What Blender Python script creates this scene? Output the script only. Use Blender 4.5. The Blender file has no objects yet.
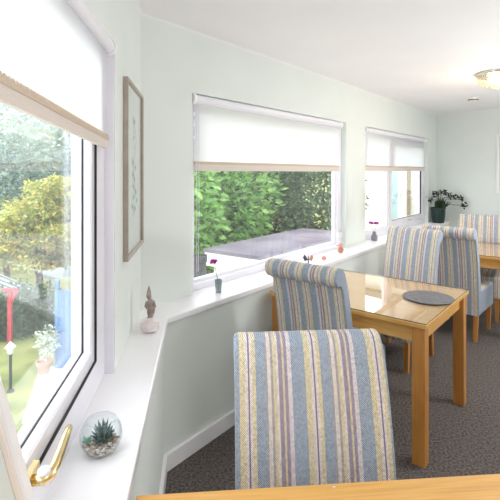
import bpy, bmesh, math, random
from mathutils import Vector, Matrix
random.seed(7)
PI = math.pi
sc = bpy.context.scene
COL = sc.collection
FPX, CU, CV, EYE = 440.0, 250.0, 171.0, 1.56


def at(u, v, Y):
    """point that the photo shows at (u, v), Y metres in front of the camera"""
    return Vector(((u - CU) / FPX * Y, Y, EYE - (v - CV) / FPX * Y))


def R(a):
    return math.radians(a)


# ------------------------------------------------------------------ materials
def new_mat(name):
    m = bpy.data.materials.new(name)
    m.use_nodes = True
    nt = m.node_tree
    nt.nodes.clear()
    out = nt.nodes.new('ShaderNodeOutputMaterial')
    return m, nt, out


def N(nt, t, **kw):
    n = nt.nodes.new(t)
    for k, v in kw.items():
        if k in n.inputs.keys():
            n.inputs[k].default_value = v
        else:
            setattr(n, k, v)
    return n


def ramp(nt, stops, interp='LINEAR'):
    r = nt.nodes.new('ShaderNodeValToRGB')
    cr = r.color_ramp
    cr.interpolation = interp
    while len(cr.elements) < len(stops):
        cr.elements.new(0.5)
    for e, (p, c) in zip(cr.elements, stops):
        e.position = p
        e.color = (c[0], c[1], c[2], 1)
    return r


def lin(r, g, b):
    f = lambda c: (c / 255 / 12.92) if c / 255 <= 0.04045 else ((c / 255 + 0.055) / 1.055) ** 2.4
    return (f(r), f(g), f(b))


def noisy(name, c1, c2, scale=8.0, rough=0.6, metal=0.0, bump=0.0, bscale=None, stretch=(1, 1, 1), detail=4.0, spec=0.5, coat=0.0):
    m, nt, out = new_mat(name)
    tc = N(nt, 'ShaderNodeTexCoord')
    mp = N(nt, 'ShaderNodeMapping')
    mp.inputs['Scale'].default_value = stretch
    nt.links.new(tc.outputs['Object'], mp.inputs['Vector'])
    nz = N(nt, 'ShaderNodeTexNoise', Scale=scale, Detail=detail)
    nt.links.new(mp.outputs[0], nz.inputs['Vector'])
    rp = ramp(nt, [(0.3, c1), (0.7, c2)])
    nt.links.new(nz.outputs['Fac'], rp.inputs[0])
    b = N(nt, 'ShaderNodeBsdfPrincipled', Roughness=rough, Metallic=metal)
    b.inputs['Specular IOR Level'].default_value = spec
    b.inputs['Coat Weight'].default_value = coat
    nt.links.new(rp.outputs[0], b.inputs['Base Color'])
    if bump:
        n2 = N(nt, 'ShaderNodeTexNoise', Scale=bscale or scale, Detail=3.0)
        nt.links.new(mp.outputs[0], n2.inputs['Vector'])
        bp = N(nt, 'ShaderNodeBump', Strength=bump, Distance=0.01)
        nt.links.new(n2.outputs['Fac'], bp.inputs['Height'])
        nt.links.new(bp.outputs[0], b.inputs['Normal'])
    nt.links.new(b.outputs[0], out.inputs[0])
    return m


def wood(name, along, c1, c2, c3, rough=0.35):
    m, nt, out = new_mat(name)
    tc = N(nt, 'ShaderNodeTexCoord')
    mp = N(nt, 'ShaderNodeMapping')
    s = [14, 14, 14]
    s[along] = 1.1
    mp.inputs['Scale'].default_value = s
    nt.links.new(tc.outputs['Object'], mp.inputs['Vector'])
    nz = N(nt, 'ShaderNodeTexNoise', Scale=1.3, Detail=6.0, Roughness=0.6, Distortion=0.6)
    nt.links.new(mp.outputs[0], nz.inputs['Vector'])
    rp = ramp(nt, [(0.25, c1), (0.5, c2), (0.75, c3)])
    nt.links.new(nz.outputs['Fac'], rp.inputs[0])
    mp2 = N(nt, 'ShaderNodeMapping')
    s2 = [160, 160, 160]
    s2[along] = 5
    mp2.inputs['Scale'].default_value = s2
    nt.links.new(tc.outputs['Object'], mp2.inputs['Vector'])
    n2 = N(nt, 'ShaderNodeTexNoise', Scale=1.0, Detail=2.0)
    nt.links.new(mp2.outputs[0], n2.inputs['Vector'])
    mx = N(nt, 'ShaderNodeMix', data_type='RGBA', blend_type='MULTIPLY')
    mx.inputs[0].default_value = 0.25
    r2 = ramp(nt, [(0.35, (0.6, 0.55, 0.5)), (0.6, (1, 1, 1))])
    nt.links.new(n2.outputs['Fac'], r2.inputs[0])
    nt.links.new(rp.outputs[0], mx.inputs[6])
    nt.links.new(r2.outputs[0], mx.inputs[7])
    b = N(nt, 'ShaderNodeBsdfPrincipled', Roughness=rough)
    nt.links.new(mx.outputs[2], b.inputs['Base Color'])
    nt.links.new(b.outputs[0], out.inputs[0])
    return m


def fabric_mat():
    m, nt, out = new_mat('striped_weave')
    tc = N(nt, 'ShaderNodeTexCoord')
    sx = N(nt, 'ShaderNodeSeparateXYZ')
    nt.links.new(tc.outputs['Object'], sx.inputs[0])
    per = 0.198
    a = N(nt, 'ShaderNodeMath', operation='MULTIPLY_ADD')
    nt.links.new(sx.outputs[0], a.inputs[0])
    a.inputs[1].default_value = -1 / per
    a.inputs[2].default_value = 11.107
    fr = N(nt, 'ShaderNodeMath', operation='FRACT')
    nt.links.new(a.outputs[0], fr.inputs[0])
    Y = lin(220, 207, 172); W = lin(226, 218, 212); P = lin(138, 124, 148); B = lin(162, 173, 188)
    T = lin(176, 169, 168); PG = lin(164, 152, 168); PW = lin(222, 214, 214)
    stops = [(0, Y), (.08, W), (.127, P), (.15, W), (.19, Y), (.245, B), (.39, T), (.42, W), (.475, T), (.51, Y), (.555, W),
             (.59, PG), (.65, Y), (.68, PG), (.73, PW), (.79, B)]
    rp = ramp(nt, stops, 'CONSTANT')
    nt.links.new(fr.outputs[0], rp.inputs[0])
    # basket weave: little light and dark knots
    k = 2 * PI / 0.0062
    sins = []
    for ax in (0, 2):
        mu = N(nt, 'ShaderNodeMath', operation='MULTIPLY')
        nt.links.new(sx.outputs[ax], mu.inputs[0])
        mu.inputs[1].default_value = k
        si = N(nt, 'ShaderNodeMath', operation='SINE')
        nt.links.new(mu.outputs[0], si.inputs[0])
        sins.append(si)
    pr = N(nt, 'ShaderNodeMath', operation='MULTIPLY')
    nt.links.new(sins[0].outputs[0], pr.inputs[0])
    nt.links.new(sins[1].outputs[0], pr.inputs[1])
    nz = N(nt, 'ShaderNodeTexNoise', Scale=150.0, Detail=2.0)
    nt.links.new(tc.outputs['Object'], nz.inputs['Vector'])
    ad = N(nt, 'ShaderNodeMath', operation='MULTIPLY_ADD')
    nt.links.new(pr.outputs[0], ad.inputs[0])
    ad.inputs[1].default_value = 0.42
    nt.links.new(nz.outputs['Fac'], ad.inputs[2])
    knot = ramp(nt, [(0.2, (0.44, 0.44, 0.48)), (0.5, (0.94, 0.94, 0.95)), (0.85, (1.3, 1.29, 1.25))])
    nt.links.new(ad.outputs[0], knot.inputs[0])
    mx = N(nt, 'ShaderNodeMix', data_type='RGBA', blend_type='MULTIPLY')
    mx.inputs[0].default_value = 0.9
    nt.links.new(rp.outputs[0], mx.inputs[6])
    nt.links.new(knot.outputs[0], mx.inputs[7])
    b = N(nt, 'ShaderNodeBsdfPrincipled', Roughness=0.9)
    b.inputs['Specular IOR Level'].default_value = 0.15
    b.inputs['Sheen Weight'].default_value = 0.15
    nt.links.new(mx.outputs[2], b.inputs['Base Color'])
    bp = N(nt, 'ShaderNodeBump', Strength=0.25, Distance=0.002)
    nt.links.new(ad.outputs[0], bp.inputs['Height'])
    nt.links.new(bp.outputs[0], b.inputs['Normal'])
    nt.links.new(b.outputs[0], out.inputs[0])
    return m


def glass_mat(name, tint=(1, 1, 1), ior=1.45, veil=0.0, rough=0.0, edge=0.0):
    """clear sheet glass: lets light straight through, mirrors more at a grazing angle"""
    m, nt, out = new_mat(name)
    tr = N(nt, 'ShaderNodeBsdfTransparent')
    tr.inputs[0].default_value = (*tint, 1)
    gl = N(nt, 'ShaderNodeBsdfGlossy', Roughness=rough)
    gl.inputs[0].default_value = (1, 1, 1, 1)
    f0 = ((ior - 1) / (ior + 1)) ** 2
    lw0 = N(nt, 'ShaderNodeLayerWeight', Blend=0.5)
    pw = N(nt, 'ShaderNodeMath', operation='POWER')
    nt.links.new(lw0.outputs['Facing'], pw.inputs[0])
    pw.inputs[1].default_value = 5.0
    fr = N(nt, 'ShaderNodeMath', operation='MULTIPLY_ADD')
    nt.links.new(pw.outputs[0], fr.inputs[0])
    fr.inputs[1].default_value = 1 - f0
    fr.inputs[2].default_value = f0
    mx = N(nt, 'ShaderNodeMixShader')
    nt.links.new(fr.outputs[0], mx.inputs[0])
    nt.links.new(tr.outputs[0], mx.inputs[1])
    nt.links.new(gl.outputs[0], mx.inputs[2])
    last = mx
    if veil:  # whitish translucent veil mixed in to imitate haze over the view
        tl = N(nt, 'ShaderNodeBsdfTranslucent')
        tl.inputs[0].default_value = (0.9, 0.95, 1, 1)
        nz = N(nt, 'ShaderNodeTexNoise', Scale=3.0, Detail=5.0)
        rp = ramp(nt, [(0.3, (veil * .6,) * 3), (0.75, (veil * 1.5,) * 3)])
        nt.links.new(nz.outputs['Fac'], rp.inputs[0])
        m2 = N(nt, 'ShaderNodeMixShader')
        nt.links.new(rp.outputs[0], m2.inputs[0])
        nt.links.new(last.outputs[0], m2.inputs[1])
        nt.links.new(tl.outputs[0], m2.inputs[2])
        last = m2
    if edge:
        lw = N(nt, 'ShaderNodeLayerWeight', Blend=0.22)
        df = N(nt, 'ShaderNodeBsdfDiffuse')
        df.inputs[0].default_value = (0.35, 0.45, 0.5, 1)
        mm = N(nt, 'ShaderNodeMath', operation='MULTIPLY')
        nt.links.new(lw.outputs['Facing'], mm.inputs[0])
        mm.inputs[1].default_value = edge
        m3 = N(nt, 'ShaderNodeMixShader')
        nt.links.new(mm.outputs[0], m3.inputs[0])
        nt.links.new(last.outputs[0], m3.inputs[1])
        nt.links.new(df.outputs[0], m3.inputs[2])
        last = m3
    nt.links.new(last.outputs[0], out.inputs[0])
    return m


def blind_mat():
    m, nt, out = new_mat('blind_cloth')
    df = N(nt, 'ShaderNodeBsdfDiffuse'); df.inputs[0].default_value = (0.86, 0.86, 0.87, 1)
    tl = N(nt, 'ShaderNodeBsdfTranslucent'); tl.inputs[0].default_value = (0.95, 0.95, 0.96, 1)
    tc = N(nt, 'ShaderNodeTexCoord')
    nz = N(nt, 'ShaderNodeTexNoise', Scale=400.0, Detail=1.0)
    nt.links.new(tc.outputs['Object'], nz.inputs['Vector'])
    rp = ramp(nt, [(0.3, (.54,) * 3), (0.7, (.66,) * 3)])
    nt.links.new(nz.outputs['Fac'], rp.inputs[0])
    mx = N(nt, 'ShaderNodeMixShader')
    nt.links.new(rp.outputs[0], mx.inputs[0])
    nt.links.new(df.outputs[0], mx.inputs[1])
    nt.links.new(tl.outputs[0], mx.inputs[2])
    nt.links.new(mx.outputs[0], out.inputs[0])
    return m


def leaf_mat(name, cols, trans=0.35):
    m, nt, out = new_mat(name)
    ge = N(nt, 'ShaderNodeNewGeometry')
    n = len(cols)
    rp = ramp(nt, [(i / (n - 1) if n > 1 else 0, c) for i, c in enumerate(cols)])
    nt.links.new(ge.outputs['Random Per Island'], rp.inputs[0])
    df = N(nt, 'ShaderNodeBsdfPrincipled', Roughness=0.5)
    df.inputs['Specular IOR Level'].default_value = 0.3
    tl = N(nt, 'ShaderNodeBsdfTranslucent')
    nt.links.new(rp.outputs[0], df.inputs['Base Color'])
    nt.links.new(rp.outputs[0], tl.inputs[0])
    mx = N(nt, 'ShaderNodeMixShader')
    mx.inputs[0].default_value = trans
    nt.links.new(df.outputs[0], mx.inputs[1])
    nt.links.new(tl.outputs[0], mx.inputs[2])
    nt.links.new(mx.outputs[0], out.inputs[0])
    return m


def glow_mat(name, col, strength):
    m, nt, out = new_mat(name)
    e = N(nt, 'ShaderNodeEmission', Strength=strength)
    e.inputs[0].default_value = (*col, 1)
    nt.links.new(e.outputs[0], out.inputs[0])
    return m


M = {}
M['wall'] = noisy('wall_paint', lin(227, 233, 229), lin(230, 236, 232), 3, 0.85, bump=0.03, bscale=300)
M['ceil'] = noisy('ceiling_paint', lin(240, 239, 240), lin(243, 242, 243), 3, 0.9, bump=0.03, bscale=200)
M['gloss'] = noisy('white_gloss_paint', lin(244, 243, 246), lin(247, 246, 249), 4, 0.3)
M['upvc'] = noisy('white_plastic_frame', lin(236, 235, 243), lin(240, 239, 246), 3, 0.25)
M['seal'] = noisy('black_rubber_seal', (0.012, 0.012, 0.015), (0.02, 0.02, 0.022), 20, 0.6)
M['carpet'] = noisy('grey_carpet', lin(68, 62, 60), lin(128, 121, 118), 75, 0.97, bump=0.6, bscale=220, spec=0.05, detail=5)
M['oak_x'] = wood('oak_board', 0, lin(204, 150, 76), lin(219, 168, 92), lin(229, 184, 112), 0.28)
M['oak_z'] = wood('oak_upright', 2, lin(172, 112, 50), lin(192, 132, 64), lin(206, 148, 80), 0.4)
M['fabric'] = fabric_mat()
M['pane'] = glass_mat('window_glass', (0.98, 0.99, 0.99), 1.5, veil=0.008)
M['pane_hazy'] = glass_mat('hazy_window_glass', (0.98, 0.99, 0.99), 1.5, veil=0.016)
M['top_glass'] = glass_mat('table_glass', (0.99, 1, 0.99), 1.6)
M['glass_edge'] = noisy('polished_glass_edge', lin(92, 92, 70), lin(118, 116, 92), 4, 0.15)
M['bowl_glass'] = glass_mat('bowl_glass', (0.97, 0.99, 0.99), 1.35, edge=0.18)
M['blind'] = blind_mat()
M['braid'] = noisy('beige_braid', lin(196, 178, 158), lin(218, 202, 184), 300, 0.8)
M['hem'] = noisy('cream_hem', lin(216, 206, 198), lin(226, 216, 208), 200, 0.8)
M['brass'] = noisy('polished_brass', lin(226, 200, 140), lin(238, 216, 166), 10, 0.22, metal=1.0)
M['slate'] = noisy('grey_slate', lin(92, 92, 98), lin(124, 122, 126), 30, 0.45, bump=0.1)
M['frame_wood'] = noisy('pale_gilt_frame', lin(160, 148, 136), lin(182, 170, 158), 12, 0.4)
M['paper'] = noisy('picture_paper', lin(206, 214, 210), lin(222, 226, 222), 2, 0.9)
M['cream'] = noisy('cream_paint', lin(232, 220, 212), lin(240, 230, 222), 5, 0.4)
M['stone'] = noisy('brown_carved_stone', lin(128, 110, 106), lin(192, 174, 166), 40, 0.7, bump=0.5, bscale=60)
M['quartz'] = noisy('pink_quartz', lin(224, 208, 208), lin(246, 238, 236), 26, 0.35, bump=0.6, bscale=24)
M['pot_green'] = noisy('dark_green_glaze', lin(14, 38, 34), lin(24, 54, 48), 6, 0.3)
M['vase'] = noisy('silver_grey_glaze', lin(120, 132, 138), lin(164, 176, 180), 8, 0.2, metal=0.5)
M['vase2'] = noisy('grey_pottery', lin(122, 122, 132), lin(150, 150, 158), 8, 0.35)
M['stem'] = noisy('green_stem', lin(62, 96, 50), lin(86, 120, 66), 20, 0.6)
M['petal'] = leaf_mat('magenta_petals', [lin(196, 60, 176), lin(220, 96, 204), lin(168, 44, 156)])
M['dark_petal'] = leaf_mat('dark_purple_petals', [lin(34, 18, 34), lin(58, 34, 52), lin(24, 16, 26)], 0.1)
M['blade'] = leaf_mat('dark_blades', [lin(38, 56, 40), lin(62, 84, 58), lin(46, 56, 46)], 0.15)
M['succulent'] = leaf_mat('succulent_green', [lin(66, 92, 92), lin(92, 118, 112), lin(52, 78, 82)], 0.1)
M['mint'] = leaf_mat('mint_green', [lin(130, 200, 170), lin(160, 220, 190)], 0.4)
M['pebble'] = leaf_mat('mixed_pebbles', [lin(170, 128, 96), lin(232, 226, 218), lin(196, 176, 156), lin(120, 96, 84), lin(240, 238, 234)], 0.0)
M['terracotta'] = noisy('pale_terracotta', lin(182, 140, 126), lin(204, 168, 152), 10, 0.8)
M['detector'] = noisy('detector_plastic', lin(228, 226, 222), lin(234, 232, 228), 6, 0.5)
M['dark'] = noisy('dark_plastic', lin(60, 40, 38), lin(84, 58, 54), 6, 0.5)
M['chrome'] = noisy('chrome', (0.7, 0.68, 0.64), (0.8, 0.78, 0.74), 6, 0.12, metal=1.0)
M['crystal'] = glass_mat('crystal_drops', (1, 0.97, 0.9), 1.55)
M['lamp_glow'] = glow_mat('warm_lamp_glow', (1.0, 0.74, 0.45), 9.0)
M['bark'] = noisy('bark', lin(72, 58, 48), lin(104, 88, 72), 12, 0.9, bump=0.5)
M['lawn'] = noisy('lawn', lin(96, 112, 56), lin(160, 160, 98), 1.6, 0.95, bump=0.4, bscale=40)
M['hillside'] = noisy('hillside', lin(92, 112, 88), lin(140, 150, 112), 0.8, 0.95)
M['paving'] = noisy('pale_paving', lin(196, 200, 200), lin(224, 226, 224), 3, 0.8)
M['roof_felt'] = noisy('purple_grey_felt', lin(100, 92, 106), lin(132, 124, 134), 1.8, 0.6, bump=0.1)
M['render'] = noisy('white_render', lin(240, 238, 232), lin(246, 244, 240), 3, 0.8)
M['blue'] = noisy('blue_paint', lin(70, 118, 178), lin(112, 156, 204), 5, 0.5, stretch=(1, 1, .2))
M['red'] = noisy('red_paint', lin(168, 40, 56), lin(192, 62, 76), 5, 0.5)
M['iron'] = noisy('black_iron', lin(46, 48, 54), lin(64, 66, 72), 8, 0.5)
M['lantern_white'] = noisy('white_lantern', lin(214, 220, 230), lin(232, 236, 242), 8, 0.3)
M['polycarb'] = noisy('pale_blue_sheet', lin(186, 204, 216), lin(214, 226, 234), 1.5, 0.4)
M['slats'] = noisy('grey_boards', lin(96, 110, 112), lin(130, 142, 140), 3, 0.7, stretch=(1, 8, 8))
M['teal_glass'] = noisy('pale_teal_pane', lin(166, 194, 202), lin(186, 208, 214), 2, 0.2)
M['brown_pipe'] = noisy('brown_pipe', lin(150, 128, 108), lin(170, 148, 128), 5, 0.5)
M['orange'] = noisy('orange_clay', lin(176, 116, 84), lin(206, 150, 116), 30, 0.6)
M['pink'] = noisy('pink_clay', lin(206, 130, 120), lin(222, 158, 146), 30, 0.6)
M['l_maple'] = leaf_mat('golden_maple_leaves', [lin(214, 204, 112), lin(200, 194, 104), lin(170, 186, 108), lin(142, 166, 102), lin(230, 214, 144), lin(216, 190, 108)])
M['l_blue'] = leaf_mat('blue_grey_leaves', [lin(92, 118, 116), lin(124, 146, 142), lin(72, 98, 94), lin(146, 164, 152)])
M['l_hill'] = leaf_mat('hazy_leaves', [lin(134, 158, 148), lin(164, 182, 168), lin(112, 138, 130), lin(184, 196, 180)])  # distance haze put into the pale leaf colours
M['l_bright'] = leaf_mat('bright_green_leaves', [lin(104, 150, 70), lin(140, 184, 98), lin(76, 122, 58), lin(162, 198, 116), lin(58, 98, 50)])
M['l_dark'] = leaf_mat('laurel_leaves', [lin(48, 76, 44), lin(78, 110, 66), lin(36, 58, 38), lin(104, 132, 88)])
M['l_hedge'] = leaf_mat('shrub_leaves', [lin(40, 70, 42), lin(74, 104, 60), lin(96, 126, 78), lin(30, 52, 34)])
M['l_white'] = leaf_mat('white_blossom', [lin(222, 228, 224), lin(240, 242, 240), lin(150, 170, 130)])


# ------------------------------------------------------------------ mesh builder
class MB:
    def __init__(self):
        self.v, self.f = [], []

    def add(self, verts, faces):
        o = len(self.v)
        self.v += [tuple(p) for p in verts]
        self.f += [tuple(i + o for i in f) for f in faces]
        return self

    def bm(self, bm):
        bm.verts.index_update()
        self.add([v.co[:] for v in bm.verts], [[v.index for v in f.verts] for f in bm.faces])
        bm.free()
        return self

    def box(self, c, s, bevel=0.0, mat=None, seg=2):
        b = bmesh.new()
        bmesh.ops.create_cube(b, size=1.0)
        for v in b.verts:
            v.co = Vector((v.co.x * s[0], v.co.y * s[1], v.co.z * s[2]))
        if bevel:
            bmesh.ops.bevel(b, geom=b.edges[:], offset=bevel, segments=seg, profile=0.5, affect='EDGES')
        for v in b.verts:
            v.co += Vector(c)
            if mat is not None:
                v.co = mat @ v.co
        return self.bm(b)

    def hexa(self, a, b):
        """two quads a, b (4 points each) joined into a block"""
        return self.add(list(a) + list(b), [(3, 2, 1, 0), (4, 5, 6, 7), (0, 1, 5, 4), (1, 2, 6, 5), (2, 3, 7, 6), (3, 0, 4, 7)])

    def prism(self, poly, z0, z1):
        n = len(poly)
        vs = [(x, y, z0) for x, y in poly] + [(x, y, z1) for x, y in poly]
        return self.add(vs, [tuple(range(n))[::-1], tuple(range(n, 2 * n))] + [(i, (i + 1) % n, n + (i + 1) % n, n + i) for i in range(n)])

    def lathe(self, prof, c=(0, 0, 0), n=24, mat=None):
        vs, fs = [], []
        for r, z in prof:
            for k in range(n):
                p = Vector((r * math.cos(2 * PI * k / n), r * math.sin(2 * PI * k / n), z))
                if mat is not None:
                    p = mat @ p
                vs.append(p + Vector(c))
        for i in range(len(prof) - 1):
            for k in range(n):
                fs.append((i * n + k, i * n + (k + 1) % n, (i + 1) * n + (k + 1) % n, (i + 1) * n + k))
        return self.add(vs, fs)

    def tube(self, pts, r, n=8):
        pts = [Vector(p) for p in pts]
        rs = r if isinstance(r, (list, tuple)) else [r] * len(pts)
        vs, fs = [], []
        prev = None
        for i, p in enumerate(pts):
            t = (pts[min(i + 1, len(pts) - 1)] - pts[max(i - 1, 0)]).normalized()
            if prev is None:
                a = t.cross(Vector((0, 0, 1)))
                if a.length < 1e-3:
                    a = Vector((1, 0, 0))
                a.normalize()
            else:
                a = (prev - t * prev.dot(t)).normalized()
            prev = a
            b = t.cross(a)
            for k in range(n):
                vs.append(p + (a * math.cos(2 * PI * k / n) + b * math.sin(2 * PI * k / n)) * rs[i])
        for i in range(len(pts) - 1):
            for k in range(n):
                fs.append((i * n + k, i * n + (k + 1) % n, (i + 1) * n + (k + 1) % n, (i + 1) * n + k))
        fs.append(tuple(range(n))[::-1])
        fs.append(tuple(range((len(pts) - 1) * n, len(pts) * n)))
        return self.add(vs, fs)

    def ball(self, c, r, sub=2, jit=0.0, rng=None):
        b = bmesh.new()
        bmesh.ops.create_icosphere(b, subdivisions=sub, radius=1.0)
        r = r if isinstance(r, (tuple, list)) else (r, r, r)
        for v in b.verts:
            k = 1 + (rng.uniform(-jit, jit) if rng else 0)
            v.co = Vector((v.co.x * r[0] * k, v.co.y * r[1] * k, v.co.z * r[2] * k)) + Vector(c)
        return self.bm(b)

    def leaf(self, p, d, L, w, rng, fold=0.25):
        d = d.normalized()
        s = d.cross(Vector((rng.uniform(-1, 1), rng.uniform(-1, 1), rng.uniform(.2, 1))))
        if s.length < 1e-4:
            s = Vector((1, 0, 0))
        s.normalize()
        n = s.cross(d)
        mid = p + d * L * 0.45
        return self.add([p, mid + s * w + n * w * fold, p + d * L, mid - s * w + n * w * fold, mid], [(0, 1, 4), (1, 2, 4), (2, 3, 4), (3, 0, 4)])

    def build(self, name, mat, parent=None, smooth=False, auto=None):
        me = bpy.data.meshes.new(name)
        me.from_pydata(self.v, [], self.f)
        me.validate()
        b = bmesh.new()
        b.from_mesh(me)
        bmesh.ops.recalc_face_normals(b, faces=b.faces[:])
        b.to_mesh(me)
        b.free()
        me.materials.append(mat)
        if smooth or auto:
            for p in me.polygons:
                p.use_smooth = True
            if auto:
                me.set_sharp_from_angle(angle=R(auto))
        o = bpy.data.objects.new(name, me)
        COL.objects.link(o)
        if parent is not None:
            o.parent = parent
        return o


def tag(o, label=None, cat=None, group=None, kind=None):
    for k, v in (('label', label), ('category', cat), ('group', group), ('kind', kind)):
        if v:
            o[k] = v
    return o


def thing(name, loc=(0, 0, 0), rz=0.0, label=None, cat=None, group=None, kind=None):
    o = bpy.data.objects.new(name, None)
    COL.objects.link(o)
    o.empty_display_size = 0.1
    o.location = loc
    o.rotation_euler = (0, 0, rz)
    return tag(o, label, cat, group, kind)


def copy_tree(o, parent=None):
    c = o.copy()
    COL.objects.link(c)
    c.parent = parent
    for ch in list(o.children):
        copy_tree(ch, c)
    return c


# ------------------------------------------------------------------ plan of the room
C = Vector((-0.595, 2.389))                                   # inner corner where the bay wall meets the long window wall
AL, AR = R(-6.45), R(38.2)
DL = Vector((-math.sin(AL), -math.cos(AL)))                   # along the bay wall, towards the camera
NL = Vector((math.cos(AL), -math.sin(AL)))                    # into the room
DR = Vector((math.sin(AR), math.cos(AR)))                     # along the long wall, away from the camera
NR = Vector((math.cos(AR), -math.sin(AR)))
SILL, HEAD, COVE, CEIL = 0.80, 2.04, 2.412, 2.424


def WL(s, p, z=0.0):
    q = C + DL * s + NL * p
    return Vector((q.x, q.y, z))


def WR(t, p, z=0.0):
    q = C + DR * t + NR * p
    return Vector((q.x, q.y, z))


def corner(pl, pr):
    """where the bay wall moved in by pl meets the long wall moved in by pr"""
    a, b, c, d = NL.x, NL.y, NR.x, NR.y
    det = a * d - b * c
    return C + Vector(((pl * d - b * pr) / det, (a * pr - c * pl) / det))


LEN_R, LEN_L = 5.66, 5.0
FAR0 = WR(LEN_R, 0)
AF = R(143)
DF = Vector((math.sin(AF), math.cos(AF)))
NF = Vector((-DF.y, DF.x)) * -1
if NF.dot(Vector((0, -1))) < 0:
    NF = -NF


def WF(t, p, z=0.0):
    q = Vector(FAR0[:2]) + DF * t + NF * p
    return Vector((q.x, q.y, z))


FARE = WF(4.2, 0)
ENDL = WL(LEN_L, 0)
BACKR = Vector((FARE.x + 0.3, ENDL.y, 0))

# floor and ceiling
poly = [C, Vector(FAR0[:2]) + DR * .2, Vector(FARE[:2]) + DR * .2 + DF * .3, Vector((BACKR.x + .2, BACKR.y - .2)), Vector((ENDL.x - .1, ENDL.y - .2))]
big = [WL(0, -.2)[:2], WR(0, -.2)[:2], *[tuple(p) for p in poly[1:4]], (ENDL.x - .25, ENDL.y - .2)]
tag(MB().prism(big, -0.12, 0.0).build('floor', M['carpet']), kind='structure')
tag(MB().prism(big, CEIL, CEIL + .15).build('ceiling', M['ceil']), kind='structure')


def wall_with_holes(fn, s0, s1, z0, z1, p0, p1, holes):
    m = MB()
    ss = sorted({s0, s1, *[h[0] for h in holes], *[h[1] for h in holes]})
    zs = sorted({z0, z1, *[h[2] for h in holes], *[h[3] for h in holes]})
    for a, b in zip(ss, ss[1:]):
        for c, d in zip(zs, zs[1:]):
            if any(h[0] <= a and b <= h[1] and h[2] <= c and d <= h[3] for h in holes):
                continue
            m.hexa([fn(a, p0, c), fn(b, p0, c), fn(b, p0, d), fn(a, p0, d)], [fn(a, p1, c), fn(b, p1, c), fn(b, p1, d), fn(a, p1, d)])
    b = bmesh.new()
    vs = [b.verts.new(v) for v in m.v]
    for f in m.f:
        b.faces.new([vs[i] for i in f])
    bmesh.ops.remove_doubles(b, verts=b.verts[:], dist=1e-5)
    seen = {}
    for f in b.faces:
        seen.setdefault(tuple(sorted(v.index for v in f.verts)), []).append(f)
    b.verts.index_update()
    seen = {}
    for f in b.faces:
        seen.setdefault(frozenset(v.index for v in f.verts), []).append(f)
    dead = [f for fs in seen.values() if len(fs) > 1 for f in fs]
    bmesh.ops.delete(b, geom=dead, context='FACES_ONLY')
    o = MB().bm(b)
    return o


W1 = (0.72, 2.75, SILL - .02, HEAD)
W2 = (0.389, 2.50, SILL - .02, HEAD)
W3 = (2.96, 5.20, SILL - .02, HEAD)
tag(wall_with_holes(WL, -.1, LEN_L, .7, CEIL, 0, -.11, [W1]).build('wall_bay', M['wall']), kind='structure')
tag(wall_with_holes(WR, -.1, LEN_R + .2, .7, CEIL, 0, -.125, [W2, W3]).build('wall_windows', M['wall']), kind='structure')
tag(wall_with_holes(WF, -.3, 4.4, 0, CEIL, 0, -.2, []).build('wall_far', M['wall']), kind='structure')
m = MB(); m.prism([(BACKR.x, BACKR.y - .2), (BACKR.x + .2, BACKR.y - .2), (FARE.x + .5, FARE.y + .3), (FARE.x, FARE.y)], 0, CEIL)
tag(m.build('wall_right', M['wall']), kind='structure')
m = MB(); m.prism([(ENDL.x - .25, ENDL.y - .2), (BACKR.x + .2, BACKR.y - .2), (BACKR.x + .2, BACKR.y), (ENDL.x - .25, ENDL.y)], 0, CEIL)
tag(m.build('wall_back', M['wall']), kind='structure')

# dwarf wall under the windows, its skirting and the deep sill that turns the corner
PLI, PRI = 0.135, 0.18            # face of the dwarf wall
PLS, PRS = 0.155, 0.20            # front edge of the sill


def ring(pl, pr, ql, qr):
    a, b = corner(pl, pr), corner(ql, qr)
    e = WL(LEN_L, pl); g = WL(LEN_L, ql)
    f = WR(LEN_R + .05, pr); h = WR(LEN_R + .05, qr)
    left = [tuple(a), e[:2], g[:2], tuple(b)]
    right = [tuple(a), tuple(b), h[:2], f[:2]]
    return left, right


l, r = ring(PLI, PRI, -.2, -.2)
tag(MB().prism(l, 0, SILL - .03).build('wall_bay_lower', M['wall']), kind='structure')
tag(MB().prism(r, 0, SILL - .03).build('wall_windows_lower', M['wall']), kind='structure')
l, r = ring(PLI + .018, PRI + .018, PLI - .01, PRI - .01)
for nm, q in (('baseboard_bay', l), ('baseboard_windows', r)):
    m = MB().prism(q, 0, .085)
    tag(m.build(nm, M['gloss']), kind='structure')
l, r = ring(PLS, PRS, -.10, -.10)
m = MB()
a, b2 = corner(PLS, PRS), corner(-.10, -.10)
outl = [WL(LEN_L, PLS)[:2], tuple(a), WR(LEN_R + .05, PRS)[:2], WR(LEN_R + .05, -.10)[:2], tuple(b2), WL(LEN_L, -.10)[:2]]
bm = bmesh.new()
vs = [bm.verts.new((x, y, SILL - .035)) for x, y in outl]
f0 = bm.faces.new(vs)
ext = bmesh.ops.extrude_face_region(bm, geom=[f0])
for v in [g for g in ext['geom'] if isinstance(g, bmesh.types.BMVert)]:
    v.co.z = SILL
ed = [e for e in bm.edges if abs(e.verts[0].co.z - e.verts[1].co.z) < 1e-6 and
      all(min((Vector(v.co[:2]) - Vector(q)).length for q in outl[:3]) < 1e-4 for v in e.verts)]
bmesh.ops.bevel(bm, geom=ed, offset=.006, segments=2, profile=.5, affect='EDGES')
tag(m.bm(bm).build('trim_1', M['gloss']), kind='structure', label='deep white window sill running round the corner')
# far wall skirting
tag(MB().hexa([WF(0, 0, 0), WF(4.2, 0, 0), WF(4.2, 0, .085), WF(0, 0, .085)],
              [WF(0, .018, 0), WF(4.2, .018, 0), WF(4.2, .018, .085), WF(0, .018, .085)]).build('baseboard_far', M['gloss']), kind='structure')


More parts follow.
